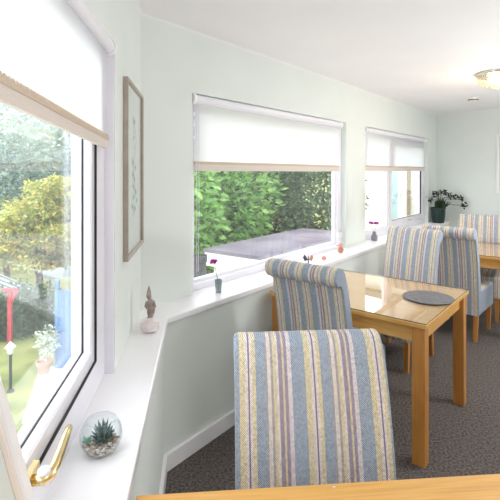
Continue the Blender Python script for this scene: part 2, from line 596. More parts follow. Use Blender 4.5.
# coving
def cove(fn, s0, s1):
    m = MB()
    n = 6
    rad = CEIL - COVE
    prof = [(0, COVE)] + [(rad * (1 - math.cos(a)), COVE + rad * math.sin(a)) for a in [PI / 2 * k / n for k in range(1, n)]] + [(rad, CEIL), (-.01, CEIL), (-.01, COVE)]
    k = len(prof)
    vs = [fn(s0, p, z) for p, z in prof] + [fn(s1, p, z) for p, z in prof]
    return m.add(vs, [tuple(range(k)), tuple(range(k, 2 * k))[::-1]] + [(i, (i + 1) % k, k + (i + 1) % k, k + i) for i in range(k)])


tag(cove(WL, 0, LEN_L).build('trim_2', M['ceil']), kind='structure')
tag(cove(WR, 0, LEN_R).build('trim_3', M['ceil']), kind='structure')
tag(cove(WF, 0, 4.2).build('trim_4', M['ceil']), kind='structure')


# ------------------------------------------------------------------ windows
def bar(m, fn, s0, s1, p0, p1, z0, z1):
    m.hexa([fn(s0, p0, z0), fn(s1, p0, z0), fn(s1, p0, z1), fn(s0, p0, z1)], [fn(s0, p1, z0), fn(s1, p1, z0), fn(s1, p1, z1), fn(s0, p1, z1)])


def rect_frame(fn, s0, s1, z0, z1, w, p0, p1, wb=None, wt=None, chamfer=0.0):
    """mitred frame with a small chamfer on the room side"""
    m = MB()
    wb = wb or w
    wt = wt or w
    ch = chamfer
    outer = [(s0, z0), (s1, z0), (s1, z1), (s0, z1)]
    inner = [(s0 + w, z0 + wb), (s1 - w, z0 + wb), (s1 - w, z1 - wt), (s0 + w, z1 - wt)]
    innerc = [(s0 + w - ch, z0 + wb - ch), (s1 - w + ch, z0 + wb - ch), (s1 - w + ch, z1 - wt + ch), (s0 + w - ch, z1 - wt + ch)]
    rings = [[fn(s, p1, z) for s, z in outer], [fn(s, p0, z) for s, z in outer]]
    if ch:
        rings += [[fn(s, p0, z) for s, z in innerc], [fn(s, p0 - ch, z) for s, z in inner]]
    else:
        rings += [[fn(s, p0, z) for s, z in inner]]
    rings += [[fn(s, p1, z) for s, z in inner]]
    vs = [v for r in rings for v in r]
    k = len(rings)
    fs = []
    for i in range(k):
        j = (i + 1) % k
        for q in range(4):
            fs.append((4 * i + q, 4 * i + (q + 1) % 4, 4 * j + (q + 1) % 4, 4 * j + q))
    return m.add(vs, fs)


def pane(fn, s0, s1, z0, z1, p):
    m = MB()
    bar(m, fn, s0, s1, p, p - .004, z0, z1)
    return m


# window 1 : in the bay wall
w1 = thing('window_1', kind='structure', label='large white framed window in the bay wall on the left')
rect_frame(WL, W1[0], W1[1], SILL, HEAD, .14, -.034, -.12, wb=.098, wt=.06, chamfer=.001).build('frame', M['upvc'], w1)
bd = MB()
bar(bd, WL, W1[0] + .001, W1[0] + .022, .0, -.034, SILL, HEAD)
bd.build('side_bead', M['upvc'], w1)
rect_frame(WL, W1[0] + .14, W1[1] - .14, SILL + .098, HEAD - .06, .0045, -.0345, -.06).build('gasket', M['seal'], w1)
sh = rect_frame(WL, W1[0] + .1445, W1[1] - .1445, SILL + .1025, HEAD - .0645, .040, -.042, -.068, wb=.046, chamfer=.006).build('sash', M['upvc'], w1)
rect_frame(WL, W1[0] + .180, W1[1] - .180, SILL + .144, HEAD - .100, .0055, -.068, -.0735).build('bead_seal', M['seal'], sh)
rect_frame(WL, W1[0] + .165, W1[1] - .165, SILL + .122, HEAD - .083,   .022, -.0735, -.097, wb=.029, chamfer=.003).build('glazing_bead', M['upvc'], sh)
pane(WL, W1[0] + .183, W1[1] - .183, SILL + .146, HEAD - .101, -.088).build('glass', M['pane_hazy'], w1)
# brass handle on the sash
h = MB()
hz = SILL + .130
h.hexa([WL(1.455, -.03, hz - .014), WL(1.52, -.03, hz - .014), WL(1.52, -.03, hz + .014), WL(1.455, -.03, hz + .014)],
       [WL(1.455, -.018, hz - .012), WL(1.52, -.018, hz - .012), WL(1.52, -.018, hz + .012), WL(1.455, -.018, hz + .012)])
hp = h.build('handle_plate', M['brass'], w1)
g = MB()
g.tube([WL(1.495, -.02, hz - .004), WL(1.495, .004, hz - .004), WL(1.485, .012, hz - .002), WL(1.46, .015, hz + .002), WL(1.42, .014, hz + .007), WL(1.375, .011, hz + .010), WL(1.335, .008, hz + .010), WL(1.325, .008, hz + .009)],
       [.011, .011, .012, .0115, .0105, .0095, .0085, .004], 12)
g.build('handle', M['brass'], w1, smooth=True)
k = MB(); k.lathe([(0, 0), (.012, .0), (.014, .005), (.011, .011), (0, .014)], WL(1.495, .004, hz + .008), 16)
k.build('knob_cap', M['upvc'], w1, smooth=True)

# window 2
w2 = thing('window_2', kind='structure', label='wide single pane window in the middle of the long wall')
rect_frame(WR, W2[0], W2[1], SILL, HEAD, .075, -.055, -.12, wb=.045, chamfer=.006).build('frame', M['upvc'], w2)
rect_frame(WR, W2[0] + .075, W2[1] - .075, SILL + .045, HEAD - .075, .02, -.075, -.11, chamfer=.006).build('glazing_bead', M['upvc'], w2)
pane(WR, W2[0] + .09, W2[1] - .09, SILL + .06, HEAD - .09, -.095).build('glass', M['pane'], w2)
bk = MB(); bar(bk, WR, W2[1] - .105, W2[1] - .02, -.03, -.054, SILL + .11, SILL + .16)
bk.build('corner_block', M['upvc'], w2)
# window 3
w3 = thing('window_3', kind='structure', label='two light window nearest the far corner')
MUL = W3[0] + .80
rect_frame(WR, W3[0], W3[1], SILL, HEAD, .075, -.055, -.12, wb=.075, chamfer=.006).build('frame', M['upvc'], w3)
mm = MB(); bar(mm, WR, MUL - .04, MUL + .04, -.056, -.12, SILL + .07, HEAD - .07)
mm.build('mullion', M['upvc'], w3)
s3 = rect_frame(WR, MUL + .045, W3[1] - .08, SILL + .08, HEAD - .08, .06, -.045, -.11, chamfer=.01).build('sash', M['upvc'], w3)
rect_frame(WR, MUL + .105, W3[1] - .14, SILL + .14, HEAD - .14, .005, -.055, -.075).build('bead_seal', M['seal'], s3)
rect_frame(WR, W3[0] + .075, MUL - .04, SILL + .075, HEAD - .075, .018, -.075, -.11, chamfer=.005).build('glazing_bead', M['upvc'], w3)
pane(WR, W3[0] + .085, MUL - .05, SILL + .085, HEAD - .085, -.095).build('glass', M['pane'], w3)
pane(WR, MUL + .10, W3[1] - .135, SILL + .135, HEAD - .135, -.09).build('glass', M['pane'], w3)
g = MB(); tm = (MUL + W3[1]) / 2 - .02
g.tube([WR(tm, -.044, SILL + .11), WR(tm, -.01, SILL + .11), WR(tm - .03, .0, SILL + .115), WR(tm - .12, -.004, SILL + .115)], [.012, .012, .011, .007], 10)
g.build('handle', M['brass'], w3, smooth=True)


# ------------------------------------------------------------------ roller blinds
def blind(fn, s0, s1, p, zb0, zb1, label, loops=0, chain=None, rr=.03, hh=.045):
    root = thing('roller_blind', fn((s0 + s1) / 2, p, HEAD), label=label, cat='blind', group='white roller blinds')
    inv = -Vector(root.location)
    F = lambda s, pp, z: fn(s, pp, z) + inv
    zt = HEAD - .035
    sm = .03
    bh = hh * .33
    zb = lambda s: zb0 + (zb1 - zb0) * (s - s0) / (s1 - s0)
    b = MB()
    nseg = 16
    rows = 2
    for i in range(nseg):
        a, c = s0 + sm + (s1 - s0 - 2 * sm) * i / nseg, s0 + sm + (s1 - s0 - 2 * sm) * (i + 1) / nseg
    vs, fs = [], []
    for i in range(nseg + 1):
        s = s0 + sm + (s1 - s0 - 2 * sm) * i / nseg
        for pp in (p, p - .0015):
            vs += [F(s, pp, zb(s) + hh + .008), F(s, pp, zt)]
    for i in range(nseg):
        o = 4 * i
        fs += [(o, o + 4, o + 5, o + 1), (o + 2, o + 3, o + 7, o + 6), (o, o + 2, o + 6, o + 4), (o + 1, o + 5, o + 7, o + 3)]
    fs += [(0, 1, 3, 2), (4 * nseg, 4 * nseg + 2, 4 * nseg + 3, 4 * nseg + 1)]
    b.add(vs, fs).build('cloth', M['blind'], root)
    # hem band and the braid above it
    b = MB()
    b.hexa([F(s0 + sm, p + .006, zb(s0)), F(s1 - sm, p + .006, zb(s1)), F(s1 - sm, p + .006, zb(s1) + hh), F(s0 + sm, p + .006, zb(s0) + hh)],
           [F(s0 + sm, p - .006, zb(s0)), F(s1 - sm, p - .006, zb(s1)), F(s1 - sm, p - .006, zb(s1) + hh), F(s0 + sm, p - .006, zb(s0) + hh)])
    b.build('hem_bar', M['hem'], root)
    b = MB()
    b.hexa([F(s0 + sm, p + .008, zb(s0) + hh - .002), F(s1 - sm, p + .008, zb(s1) + hh - .002), F(s1 - sm, p + .008, zb(s1) + hh + bh), F(s0 + sm, p + .008, zb(s0) + hh + bh)],
           [F(s0 + sm, p - .007, zb(s0) + hh - .002), F(s1 - sm, p - .007, zb(s1) + hh - .002), F(s1 - sm, p - .007, zb(s1) + hh + bh), F(s0 + sm, p - .007, zb(s0) + hh + bh)])
    for i in range(loops):
        s = s0 + sm + (s1 - s0 - 2 * sm) * (i + .5) / loops
        b.ball(F(s, p + .004, zb(s) + hh + bh + .002), (.005, .004, .007), 1)
    b.build('braid', M['braid'], root)
    b = MB()
    pts = [F(s0 + .005, p, HEAD - rr - .002), F(s1 - .005, p, HEAD - rr - .002)]
    b.tube(pts, rr, 20)
    b.build('roller', M['upvc'], root, auto=40)
    for s in (s0 + .012, s1 - .012):
        b = MB(); b.tube([F(s - .01, p, HEAD - rr - .002), F(s + .01, p, HEAD - rr - .002)], rr + .006, 24)
        b.build('end_cap', M['gloss'], root, auto=40)
    if chain:
        b = MB()
        s = chain
        b.tube([F(s, p + .01, HEAD - .06), F(s, p + .012, 1.3), F(s, p + .012, .93)], .0014, 6)
        b.tube([F(s + .02, p + .01, HEAD - .06), F(s + .02, p + .012, 1.3), F(s + .012, p + .012, .93)], .0014, 6)
        b.build('pull_chain', M['upvc'], root)
    return root


blind(WL, W1[0] + .06, W1[1] - .04, -.012, 1.64, 1.722, 'white roller blind with beige braid over the bay window', loops=110, rr=.026, hh=.031)
blind(WR, W2[0] + .01, W2[1] - .09, -.022, 1.56, 1.555, 'white roller blind over the wide window with the shrubs outside', chain=W2[0] + .05)
blind(WR, W3[0] + .01, W3[1] - .09, -.022, 1.56, 1.56, 'white roller blind over the two light window by the far corner')


# ------------------------------------------------------------------ chairs
def rounded_extrude(outline, x0, x1, bev=.014, seg=3):
    bm = bmesh.new()
    a = [bm.verts.new((x0, y, z)) for y, z in outline]
    b = [bm.verts.new((x1, y, z)) for y, z in outline]
    n = len(outline)
    fa = bm.faces.new(a)
    fb = bm.faces.new(b[::-1])
    for i in range(n):
        bm.faces.new((a[(i + 1) % n], a[i], b[i], b[(i + 1) % n]))
    ed = list(fa.edges) + list(fb.edges)
    bmesh.ops.bevel(bm, geom=ed, offset=bev, segments=seg, profile=.5, affect='EDGES', clamp_overlap=True)
    return bm


def make_chair(label):
    root = thing('dining_chair', label=label, cat='chair', group='striped dining chairs')
    W = .232
    cy, cz, rr = -.345, .997, .052
    front = [(-.165, .24), (-.168, .38), (-.172, .50), (-.185, .60), (-.203, .70), (-.226, .80), (-.250, .89), (-.274, .96)]
    circ = [(cy + rr * math.cos(R(a)), cz + rr * math.sin(R(a))) for a in range(14, 300, 19)]
    back = [(-.318, .925), (-.300, .86), (-.283, .79), (-.266, .70), (-.252, .60), (-.243, .50), (-.238, .38), (-.235, .24)]
    MB().bm(rounded_extrude(front + circ + back, -W, W)).build('backrest', M['fabric'], root, auto=50)
    bm = bmesh.new()
    bmesh.ops.create_cube(bm, size=1)
    for v in bm.verts:
        v.co = Vector((v.co.x * 2 * W, v.co.y * .44 + .055, v.co.z * .23 + .352))
    bmesh.ops.subdivide_edges(bm, edges=bm.edges[:], cuts=5, use_grid_fill=True)
    for v in bm.verts:
        if v.co.z > .46:
            u = 1 - (v.co.x / W) ** 2
            w = 1 - ((v.co.y - .055) / .22) ** 2
            v.co.z += .018 * max(u, 0) ** .6 * max(w, 0) ** .6
    sharp = [e for e in bm.edges if len(e.link_faces) == 2 and e.calc_face_angle() > R(50)]
    bmesh.ops.bevel(bm, geom=sharp, offset=.022, segments=3, profile=.5, affect='EDGES')
    MB().bm(bm).build('seat', M['fabric'], root, auto=50)
    for sx in (-1, 1):
        for fy in (0, 1):
            m = MB()
            x = sx * .198
            if fy:
                y0, y1 = .235, .235
            else:
                y0, y1 = -.195, -.225
            a, c = .021, .015
            m.hexa([(x - a, y0 - a, .245), (x + a, y0 - a, .245), (x + a, y0 + a, .245), (x - a, y0 + a, .245)],
                   [(x - c, y1 - c, 0), (x + c, y1 - c, 0), (x + c, y1 + c, 0), (x - c, y1 + c, 0)])
            m.build('leg', M['oak_z'], root)
    return root


def put(o, p, facing, label=None):
    """facing: direction (az, degrees from +Y towards +X) the sitter looks"""
    o.location = (p[0], p[1], 0)
    o.rotation_euler = (0, 0, -R(facing))
    if label:
        o['label'] = label
    return o


AZ = 38.6
chair = make_chair('striped chair in front, facing us, pushed up to the nearest wooden table')
put(chair, (0.208, 1.058), 175.5)
c2 = put(copy_tree(chair), WR(.945, .665)[:2], 39, 'striped chair seen from behind, pushed into the glass topped table')
c3 = put(copy_tree(chair), WR(2.17, .625)[:2], 225, 'striped chair facing us on the far side of the table with the round placemat')
c4 = put(copy_tree(chair), WR(3.15, .895)[:2], 42, 'striped chair with its rolled back to us, between two tables, overlapped by the pale chair')
c5 = put(copy_tree(chair), WR(3.86, .92)[:2], 213, 'farthest striped chair, facing us behind the table near the far wall')


# ------------------------------------------------------------------ tables
def make_table(label, w, d, glass=True):
    """origin on the floor under the middle; w along x, d along y"""
    root = thing('dining_table', label=label, cat='table', group='oak dining tables')
    top, th = .757, .024
    MB().box((0, 0, top - th / 2), (w, d, th), .003).build('tabletop', M['oak_x'], root)
    m = MB()
    iw, idp = w / 2 - .05, d / 2 - .05
    m.box((0, -idp + .0, top - th - .044), (w - .16, .022, .088)).box((0, idp, top - th - .044), (w - .16, .022, .088))
    m.box((-iw, 0, top - th - .044), (.022, d - .16, .088)).box((iw, 0, top - th - .044), (.022, d - .16, .088))
    m.build('apron', M['oak_x'], root)
    for sx in (-1, 1):
        for sy in (-1, 1):
            MB().box((sx * (w / 2 - .047), sy * (d / 2 - .047), (top - th) / 2), (.068, .068, top - th), .003).build('leg', M['oak_z'], root)
    if glass:
        gt = MB().box((0, 0, top + .0035), (w - .006, d - .006, .006)).build('glass_top', M['top_glass'], root)
        gt.data.materials.append(M['glass_edge'])
        for f in gt.data.polygons:
            if abs(f.normal.z) < .5:
                f.material_index = 1
    return root


t1 = make_table('bare oak table top at the very front edge', 1.04, .86, glass=False)
t1.location = (.273, .705, 0)
t1.rotation_euler = (0, 0, R(4.8))
t2 = make_table('oak table with a glass top and a round grey placemat', 1.02, .88)
pc = WR(1.302, 1.262 - .51)
t2.location = pc
t2.rotation_euler = (0, 0, -R(AZ + .8))
t3 = copy_tree(t2)
t3['label'] = 'oak table before the farthest chair, cut by the right edge'
t3.location = WR(3.55, .86)
t3.rotation_euler = (0, 0, -R(AZ))

pm = MB().lathe([(0, 0), (.150, 0), (.153, .002), (.150, .005), (0, .005)], (0, 0, 0), 48).build('placemat', M['slate'], auto=40)
pm.location = (1.119, 2.765, .7645)
tag(pm, 'round slate grey placemat on the glass topped table', 'placemat')
cr = MB().ball((0, 0, .002), (.004, .003, .002), 1, .2, random.Random(3)).build('crumb', M['quartz'])
cr.location = (.213, 1.115, .757)
tag(cr, 'tiny white crumb near the far edge of the front table', 'crumb')


# ------------------------------------------------------------------ things on the sill
def bud_vase(loc, label, mat, heads, h=.08, r=.024):
    root = thing('bud_vase', loc, label=label, cat='vase', group='bud vases on the sill')
    MB().lathe([(0, 0), (r * .74, 0), (r * .78, h * .06), (r * .93, h * .8), (r, h * .86), (r, h), (r * .88, h), (r * .8, h * .85), (0, h * .8)] if r < .03 else [(0, 0), (r * .9, 0), (r, h * .3), (r * .9, h * .55), (r * .5, h * .8), (r * .6, h), (r * .5, h), (r * .4, h * .8), (0, h * .7)], n=20).build('vase', mat, root, smooth=True)
    rng = random.Random(len(label))
    for dx, dy, z in heads:
        MB().tube([(0, 0, h * .6), (dx * .5, dy * .5, z * .7), (dx, dy, z)], .0018, 6).build('stem', M['stem'], root)
        m = MB()
        for i in range(60):
            a, e = rng.uniform(0, 2 * PI), rng.uniform(-.2, 1)
            d = Vector((math.cos(a) * math.cos(e), math.sin(a) * math.cos(e), math.sin(e)))
            m.leaf(Vector((dx, dy, z)) + d * .004, d, .026, .008, rng)
        m.build('flower_head', M['petal'], root)
    return root


bud_vase(WR(.535, .085, SILL), 'silver grey bud vase with one magenta flower at the wide window', M['vase'], [(-.03, .01, .185)])
bud_vase(WR(3.13, .03, SILL), 'grey bud vase with two magenta flowers beside the window pier', M['vase2'], [(-.035, .0, .185), (.025, .01, .18)], h=.095, r=.036)

# carved figure standing on a lump of pink quartz, in the corner of the sill
rng = random.Random(5)
q = at(149.5, 333, 2.075)
qr = MB().ball((0, 0, .033), (.045, .038, .036), 3, .07, rng).build('quartz_rock', M['quartz'], auto=30)
qr.location = (q.x, q.y, SILL)
tag(qr, 'lump of pale pink quartz in the corner of the sill', 'stone')
fg = thing('figurine', (q.x - .003, q.y + .005, SILL + .062), label='slim brown carved figure standing on the pink quartz', cat='figurine')
m = MB()
m.tube([(0, 0, 0), (.006, 0, .012), (.008, 0, .03), (.010, 0, .052), (.004, 0, .066), (.008, 0, .078), (0, 0, .092)], [.010, .013, .018, .021, .015, .019, .008], 12)
m.build('body', M['stone'], fg, smooth=True)
m = MB(); m.ball((.0, 0, .101), (.011, .011, .013), 2)
m.build('head', M['stone'], fg, smooth=True)
m = MB(); m.lathe([(.0125, .105), (.011, .118), (.0075, .135), (.004, .15), (0, .158)], (-.001, 0, 0), 12)
m.build('tall_hat', M['stone'], fg, smooth=True)
for sx in (-1, 1):
    m = MB(); m.tube([(.006 + sx * .016, 0, .082), (.008 + sx * .023, -.008, .06), (.008 + sx * .010, -.02, .05)], [.006, .006, .004], 8)
    m.build('arm', M['stone'], fg, smooth=True)

# little clay ornaments on the sill by the pier
og = thing('bird_ornament', WR(2.18, .10, SILL), label='small orange clay bird at the right end of the wide window', cat='ornament')
MB().ball((0, 0, .035), (.028, .022, .032), 2).build('body', M['orange'], og, smooth=True)
MB().ball((-.004, -.004, .078), (.019, .018, .018), 2).build('head', M['pink'], og, smooth=True)
MB().lathe([(0.005, 0), (0, .016)], (-.026, -.004, .076), 8, Matrix.Rotation(-PI / 2, 3, 'Y')).build('beak', M['dark'], og)
o2 = MB().ball((0, 0, .018), (.024, .016, .018), 2, .05, rng).build('pebble_ornament', M['pink'], smooth=True)
o2.location = WR(1.83, .12, SILL)
tag(o2, 'little pink pebble lying on the sill left of the clay bird', 'ornament')
bt = thing('butterfly_ornament', WR(1.62, .09, SILL), label='small dark winged ornament peeping over the back of the chair', cat='ornament')
MB().tube([(0, 0, 0), (0, 0, .06)], [.006, .004], 8).build('body', M['dark'], bt)
for sx in (-1, 1):
    m = MB(); m.add([(0, 0, .03), (sx * .03, .004, .075), (sx * .042, .004, .05), (sx * .03, .004, .02), (0, .003, .03), (sx * .03, .007, .075), (sx * .042, .007, .05), (sx * .03, .007, .02)],
                    [(0, 1, 2, 3), (7, 6, 5, 4), (0, 4, 5, 1), (1, 5, 6, 2), (2, 6, 7, 3), (3, 7, 4, 0)])
    m.build('wing', M['iron'] if sx < 0 else M['orange'], bt)

# glass bowl terrarium
te = thing('terrarium', WL(1.21, .056, SILL), label='round glass bowl of pebbles with a spiky succulent on the sill', cat='terrarium')
rb = .056
tilt = Matrix.Rotation(R(-10), 3, 'X')
prof = [(0, .0), (.026, .0)]
for a in range(-58, 48, 8):
    prof.append((rb * math.cos(R(a)), .047 + rb * math.sin(R(a))))
inner = [(max(r_ - .0022, 0), z + (.0022 if r_ < .03 and z < .01 else 0)) for r_, z in prof][::-1]
MB().lathe(prof + inner, n=40).build('glass_bowl', M['bowl_glass'], te, smooth=True)
rim = MB()
rz = prof[-1]
rim.tube([(rz[0] * math.cos(2 * PI * k / 40), rz[0] * math.sin(2 * PI * k / 40), rz[1]) for k in range(41)], .0013, 6)
rim.build('rim', M['bowl_glass'], te, smooth=True)
rng = random.Random(11)
m = MB()
for i in range(420):
    a, rr_ = rng.uniform(0, 2 * PI), rb * .86 * math.sqrt(rng.random())
    z = .006 + rng.random() * .022 + .004 * rr_ / rb
    lim = math.sqrt(max(rb ** 2 - (z - .047) ** 2, 0)) - .006
    rr_ = min(rr_, lim)
    s = rng.uniform(.0028, .005)
    m.ball((rr_ * math.cos(a), rr_ * math.sin(a), z), (s, s * rng.uniform(.7, 1.2), s * .8), 1, .12, rng)
tag(m.build('gravel', M['pebble'], te), kind='stuff')
m = MB()
for ringn, (n, el, L) in enumerate([(10, 8, .030), (9, 30, .036), (7, 52, .042), (5, 74, .050)]):
    for i in range(n):
        a = 2 * PI * (i + .5 * (ringn % 2)) / n + rng.uniform(-.1, .1)
        e = R(el + rng.uniform(-5, 5))
        d = Vector((math.cos(a) * math.cos(e), math.sin(a) * math.cos(e), math.sin(e)))
        p = Vector((.004, .002, .030))
        m.tube([p, p + d * L * .45, p + d * L * .8 + Vector((0, 0, .003)), p + d * L + Vector((0, 0, .006))], [.0045, .0048, .0025, .0004], 6)
m.build('succulent', M['succulent'], te, smooth=True)
m = MB()
for i in range(9):
    a = rng.uniform(0, 2 * PI)
    p = Vector((-.036, -.010, .026))
    m.leaf(p, Vector((math.cos(a) * .5, math.sin(a) * .5, 1)), .026, .005, rng)
m.build('mint_sprig', M['mint'], te)

# frame leaning on the window at the near end of the sill
lf = thing('propped_frame', (0, 0, 0), label='cream beaded frame propped against the bay window, cut by the lower corner', cat='picture frame')
b0 = Vector((-.316, .74, SILL)); t0 = Vector((-.413, .74, SILL + .345))
up = (t0 - b0).normalized()
side = Vector((.1123, -.9937, 0))
nn = side.cross(up).normalized()
if nn.x < 0:
    nn = -nn
lf.location = b0


def LF(a, p, z):
    return side * a + up * z + nn * p


rect_frame(LF, 0, .30, 0, .455, .044, .012, 0, chamfer=.004).build('frame', M['cream'], lf)
rect_frame(LF, .010, .29, .010, .445, .024, .017, .010, chamfer=.004).build('bead', M['gloss'], lf)
m = MB(); bar(m, LF, .03, .27, .006, .002, .03, .425)
m.build('panel', M['paper'], lf)

# picture on the bay wall
pf = thing('framed_picture', WL(.285, 0, 1.57), label='tall narrow picture in a pale wood frame by the corner', cat='picture')
iv = -Vector(pf.location)
PF = lambda s, p, z: WL(s, p, z) + iv
rect_frame(PF, .035, .545, 1.178, 1.958, .015, .022, .001, chamfer=.004).build('frame', M['frame_wood'], pf)
m = MB(); bar(m, PF, .05, .53, .008, .003, 1.19, 1.945)
mt = m.build('mount', M['paper'], pf)
m = MB()
rng = random.Random(2)
for i in range(26):
    z = 1.32 + i * .018
    s = .29 + rng.uniform(-.05, .05)
    m.leaf(PF(s, .0095, z), PF(s + rng.uniform(-.05, .05), .0095, z + .06) - PF(s, .0095, z), .06, .007, rng, 0)
m.build('sketch', noisy('pale_wash', lin(188, 204, 198), lin(200, 212, 207), 10, .9), pf)
m = MB(); bar(m, PF, .05, .53, .013, .0105, 1.19, 1.945)
m.build('glass', M['pane'], pf)

# picture on the far wall
tq = 1.0
# find where the far wall crosses u = 497
for i in range(400):
    tq = i * .01
    w = WF(tq, 0)
    if CU + FPX * w.x / w.y > 496.5:
        break
zc = lambda v, Y: EYE - (v - CV) / FPX * Y
fp = thing('framed_picture', WF(tq, 0, 1.6), label='white framed picture on the far wall, cut by the right edge', cat='picture')
iv2 = -Vector(fp.location)
FP = lambda s, p, z: WF(s, p, z) + iv2
z0, z1 = zc(193, w.y), zc(134, w.y)
rect_frame(FP, tq, tq + .7, z0, z1, .03, .02, .001, chamfer=.004).build('frame', M['gloss'], fp)
m = MB(); bar(m, FP, tq + .025, tq + .675, .008, .002, z0 + .025, z1 - .025)
m.build('print', M['paper'], fp)

# potted plant on the sill by the far corner
pl = thing('potted_plant', WR(5.29, .118, SILL), label='dark green pot of purple flowering spray in the far corner', cat='plant')
MB().lathe([(0, 0), (.080, 0), (.094, .08), (.100, .20), (.106, .205), (.106, .225), (.095, .225), (.09, .20), (0, .19)], n=28).build('pot', M['pot_green'], pl, auto=40)
rng = random.Random(21)
m = MB()
for i in range(80):
    a = rng.uniform(0, 2 * PI)
    d = Vector((math.cos(a), math.sin(a), rng.uniform(.7, 3)))
    hx = Vector((d.x, d.y))
    if hx.dot(NR) < 0:
        hx -= 2 * NR * hx.dot(NR)
    d.x, d.y = hx
    m.leaf(Vector((.06 * math.cos(a) * rng.random(), .06 * math.sin(a) * rng.random(), .2)), d, rng.uniform(.10, .21), .012, rng)
m.build('foliage', M['blade'], pl)
for u, v in ((428, 199), (433, 194), (437.5, 193), (442, 192), (446, 194), (450, 196.5), (454, 197), (460, 199), (461.5, 205)):
    Y = 6.48
    tip = at(u, v, Y) - Vector(pl.location)
    tip.y = rng.uniform(-.10, -.03) if tip.x < .1 else rng.uniform(-.06, .0)
    mid = Vector((tip.x * .35, tip.y * .4, .2 + (tip.z - .2) * .8 + .02))
    st = MB().tube([(0, 0, .2), mid, tip], .004, 6).build('flower_stem', M['stem'], pl)
    m = MB()
    for i in range(16):
        d = Vector((rng.uniform(-1, 1), rng.uniform(-1, 1), rng.uniform(-1, 1)))
        m.leaf(tip + Vector((rng.uniform(-.035, .035), rng.uniform(-.02, .02), rng.uniform(-.03, .03))), d, .04, .015, rng)
    m.build('blossom', M['dark_petal'], st)

# ------------------------------------------------------------------ ceiling fittings
cl = thing('ceiling_light', (2.22, 3.86, CEIL), label='lit crystal flush ceiling light with a chrome plate', cat='light')
MB().lathe([(0, 0), (.215, 0), (.218, -.012), (.21, -.028), (0, -.028)], n=40).build('ceiling_plate', M['chrome'], cl, auto=40)
MB().lathe([(.10, -.028), (.12, -.05), (.115, -.075), (.08, -.092), (0, -.10)], n=32).build('lamp_glow', M['lamp_glow'], cl, smooth=True)
m = MB()
for k, (rr_, z, n) in enumerate([(.198, -.05, 40), (.185, -.072, 36), (.160, -.092, 30), (.125, -.108, 24), (.085, -.118, 16), (.04, -.122, 8)]):
    for i in range(n):
        a = 2 * PI * (i + .5 * (k % 2)) / n
        m.ball((rr_ * math.cos(a), rr_ * math.sin(a), z), (.0135, .0135, .016), 1)
tag(m.build('crystal_drops', M['crystal'], cl), kind='stuff')
sd = thing('smoke_detector', (2.64, 5.2, CEIL), label='round white smoke detector with a dark slot on the ceiling', cat='smoke detector')
MB().lathe([(0, 0), (.066, 0), (.064, -.02), (0, -.02)], n=28).build('base', M['detector'], sd, auto=40)
MB().lathe([(0, -.02), (.058, -.02), (.058, -.030), (0, -.030)], n=28).build('sensor_slot', M['dark'], sd, auto=40)
MB().lathe([(0, -.03), (.05, -.03), (.044, -.040), (0, -.042)], n=28).build('cap', M['detector'], sd, auto=40)

# ------------------------------------------------------------------ outside
GZ = -2.0


def foliage(c, rad, n, L, w, seed, shell=.55, droop=0.0, layers=0, lo=None):
    rng = random.Random(seed)
    m = MB()
    for i in range(n):
        while True:
            d = Vector((rng.gauss(0, 1), rng.gauss(0, 1), rng.gauss(0, 1)))
            if d.length > .1:
                break
        d.normalize()
        k = shell + (1 - shell) * rng.random()
        lump = 1 + .16 * math.sin(5 * d.x + seed) * math.sin(4 * d.z + 2 * seed) + .08 * math.sin(11 * d.y + seed) * math.sin(9 * d.x)
        p = Vector((d.x * rad[0], d.y * rad[1], d.z * rad[2])) * k * lump
        if layers:
            st = 2 * rad[2] / layers
            p.z = (math.floor(p.z / st) + .5 + rng.gauss(0, .16)) * st - .10 * (p.x ** 2 + p.y ** 2) / (rad[0] ** 2) * st
        p += Vector(c)
        if lo is not None and p.z < lo:
            p.z = lo + rng.random() * .2
        dd = d * .7 + Vector((rng.uniform(-1, 1), rng.uniform(-1, 1), rng.uniform(-.7, .5) - droop))
        m.leaf(p, dd, L * rng.uniform(.7, 1.3), w * rng.uniform(.7, 1.3), rng)
    return m


def tree(name, base, crown, rad, n, L, w, mat, label, seed, cat='tree', group=None, layers=0, trunk=.09, shell=.5, droop=0.0):
    root = thing(name, base, label=label, cat=cat, group=group)
    c = Vector(crown) - Vector(base)
    lo = .05
    foliage(c, rad, n, L, w, seed, shell=shell, droop=droop, layers=layers, lo=lo).build('foliage', M[mat], root)
    MB().tube([(0, 0, -.1), (c.x * .5 + .03, c.y * .5, c.z * .5), tuple(c), (c.x, c.y, c.z + rad[2] * .4)], [trunk, trunk * .8, trunk * .5, trunk * .2], 8).build('trunk', M['bark'], root)
    return root


# ground : lawn near the house, hillside rising behind it
def gh(x, y):
    d = max(0, (y - 13 + max(0, x + 2) * .6))
    return GZ + min(d * .16, 5.5)


m = MB()
nx, ny = 44, 44
X0, X1, Y0, Y1 = -42, 34, 1.2, 66
vs = []
for j in range(ny + 1):
    for i in range(nx + 1):
        x, y = X0 + (X1 - X0) * i / nx, Y0 + (Y1 - Y0) * j / ny
        vs.append((x, y, gh(x, y)))
fs = [(j * (nx + 1) + i, j * (nx + 1) + i + 1, (j + 1) * (nx + 1) + i + 1, (j + 1) * (nx + 1) + i) for j in range(ny) for i in range(nx)]
tag(m.add(vs, fs).build('lawn', M['lawn'], smooth=True), kind='structure')
m = MB()
pav = [at(22, 425, 6.2), at(40, 370, 7.9), at(70, 366, 8.0), at(80, 440, 5.8)]
m.prism([(p.x, p.y) for p in pav], GZ - .05, GZ + .03)
tag(m.build('path', M['paving']), kind='structure')

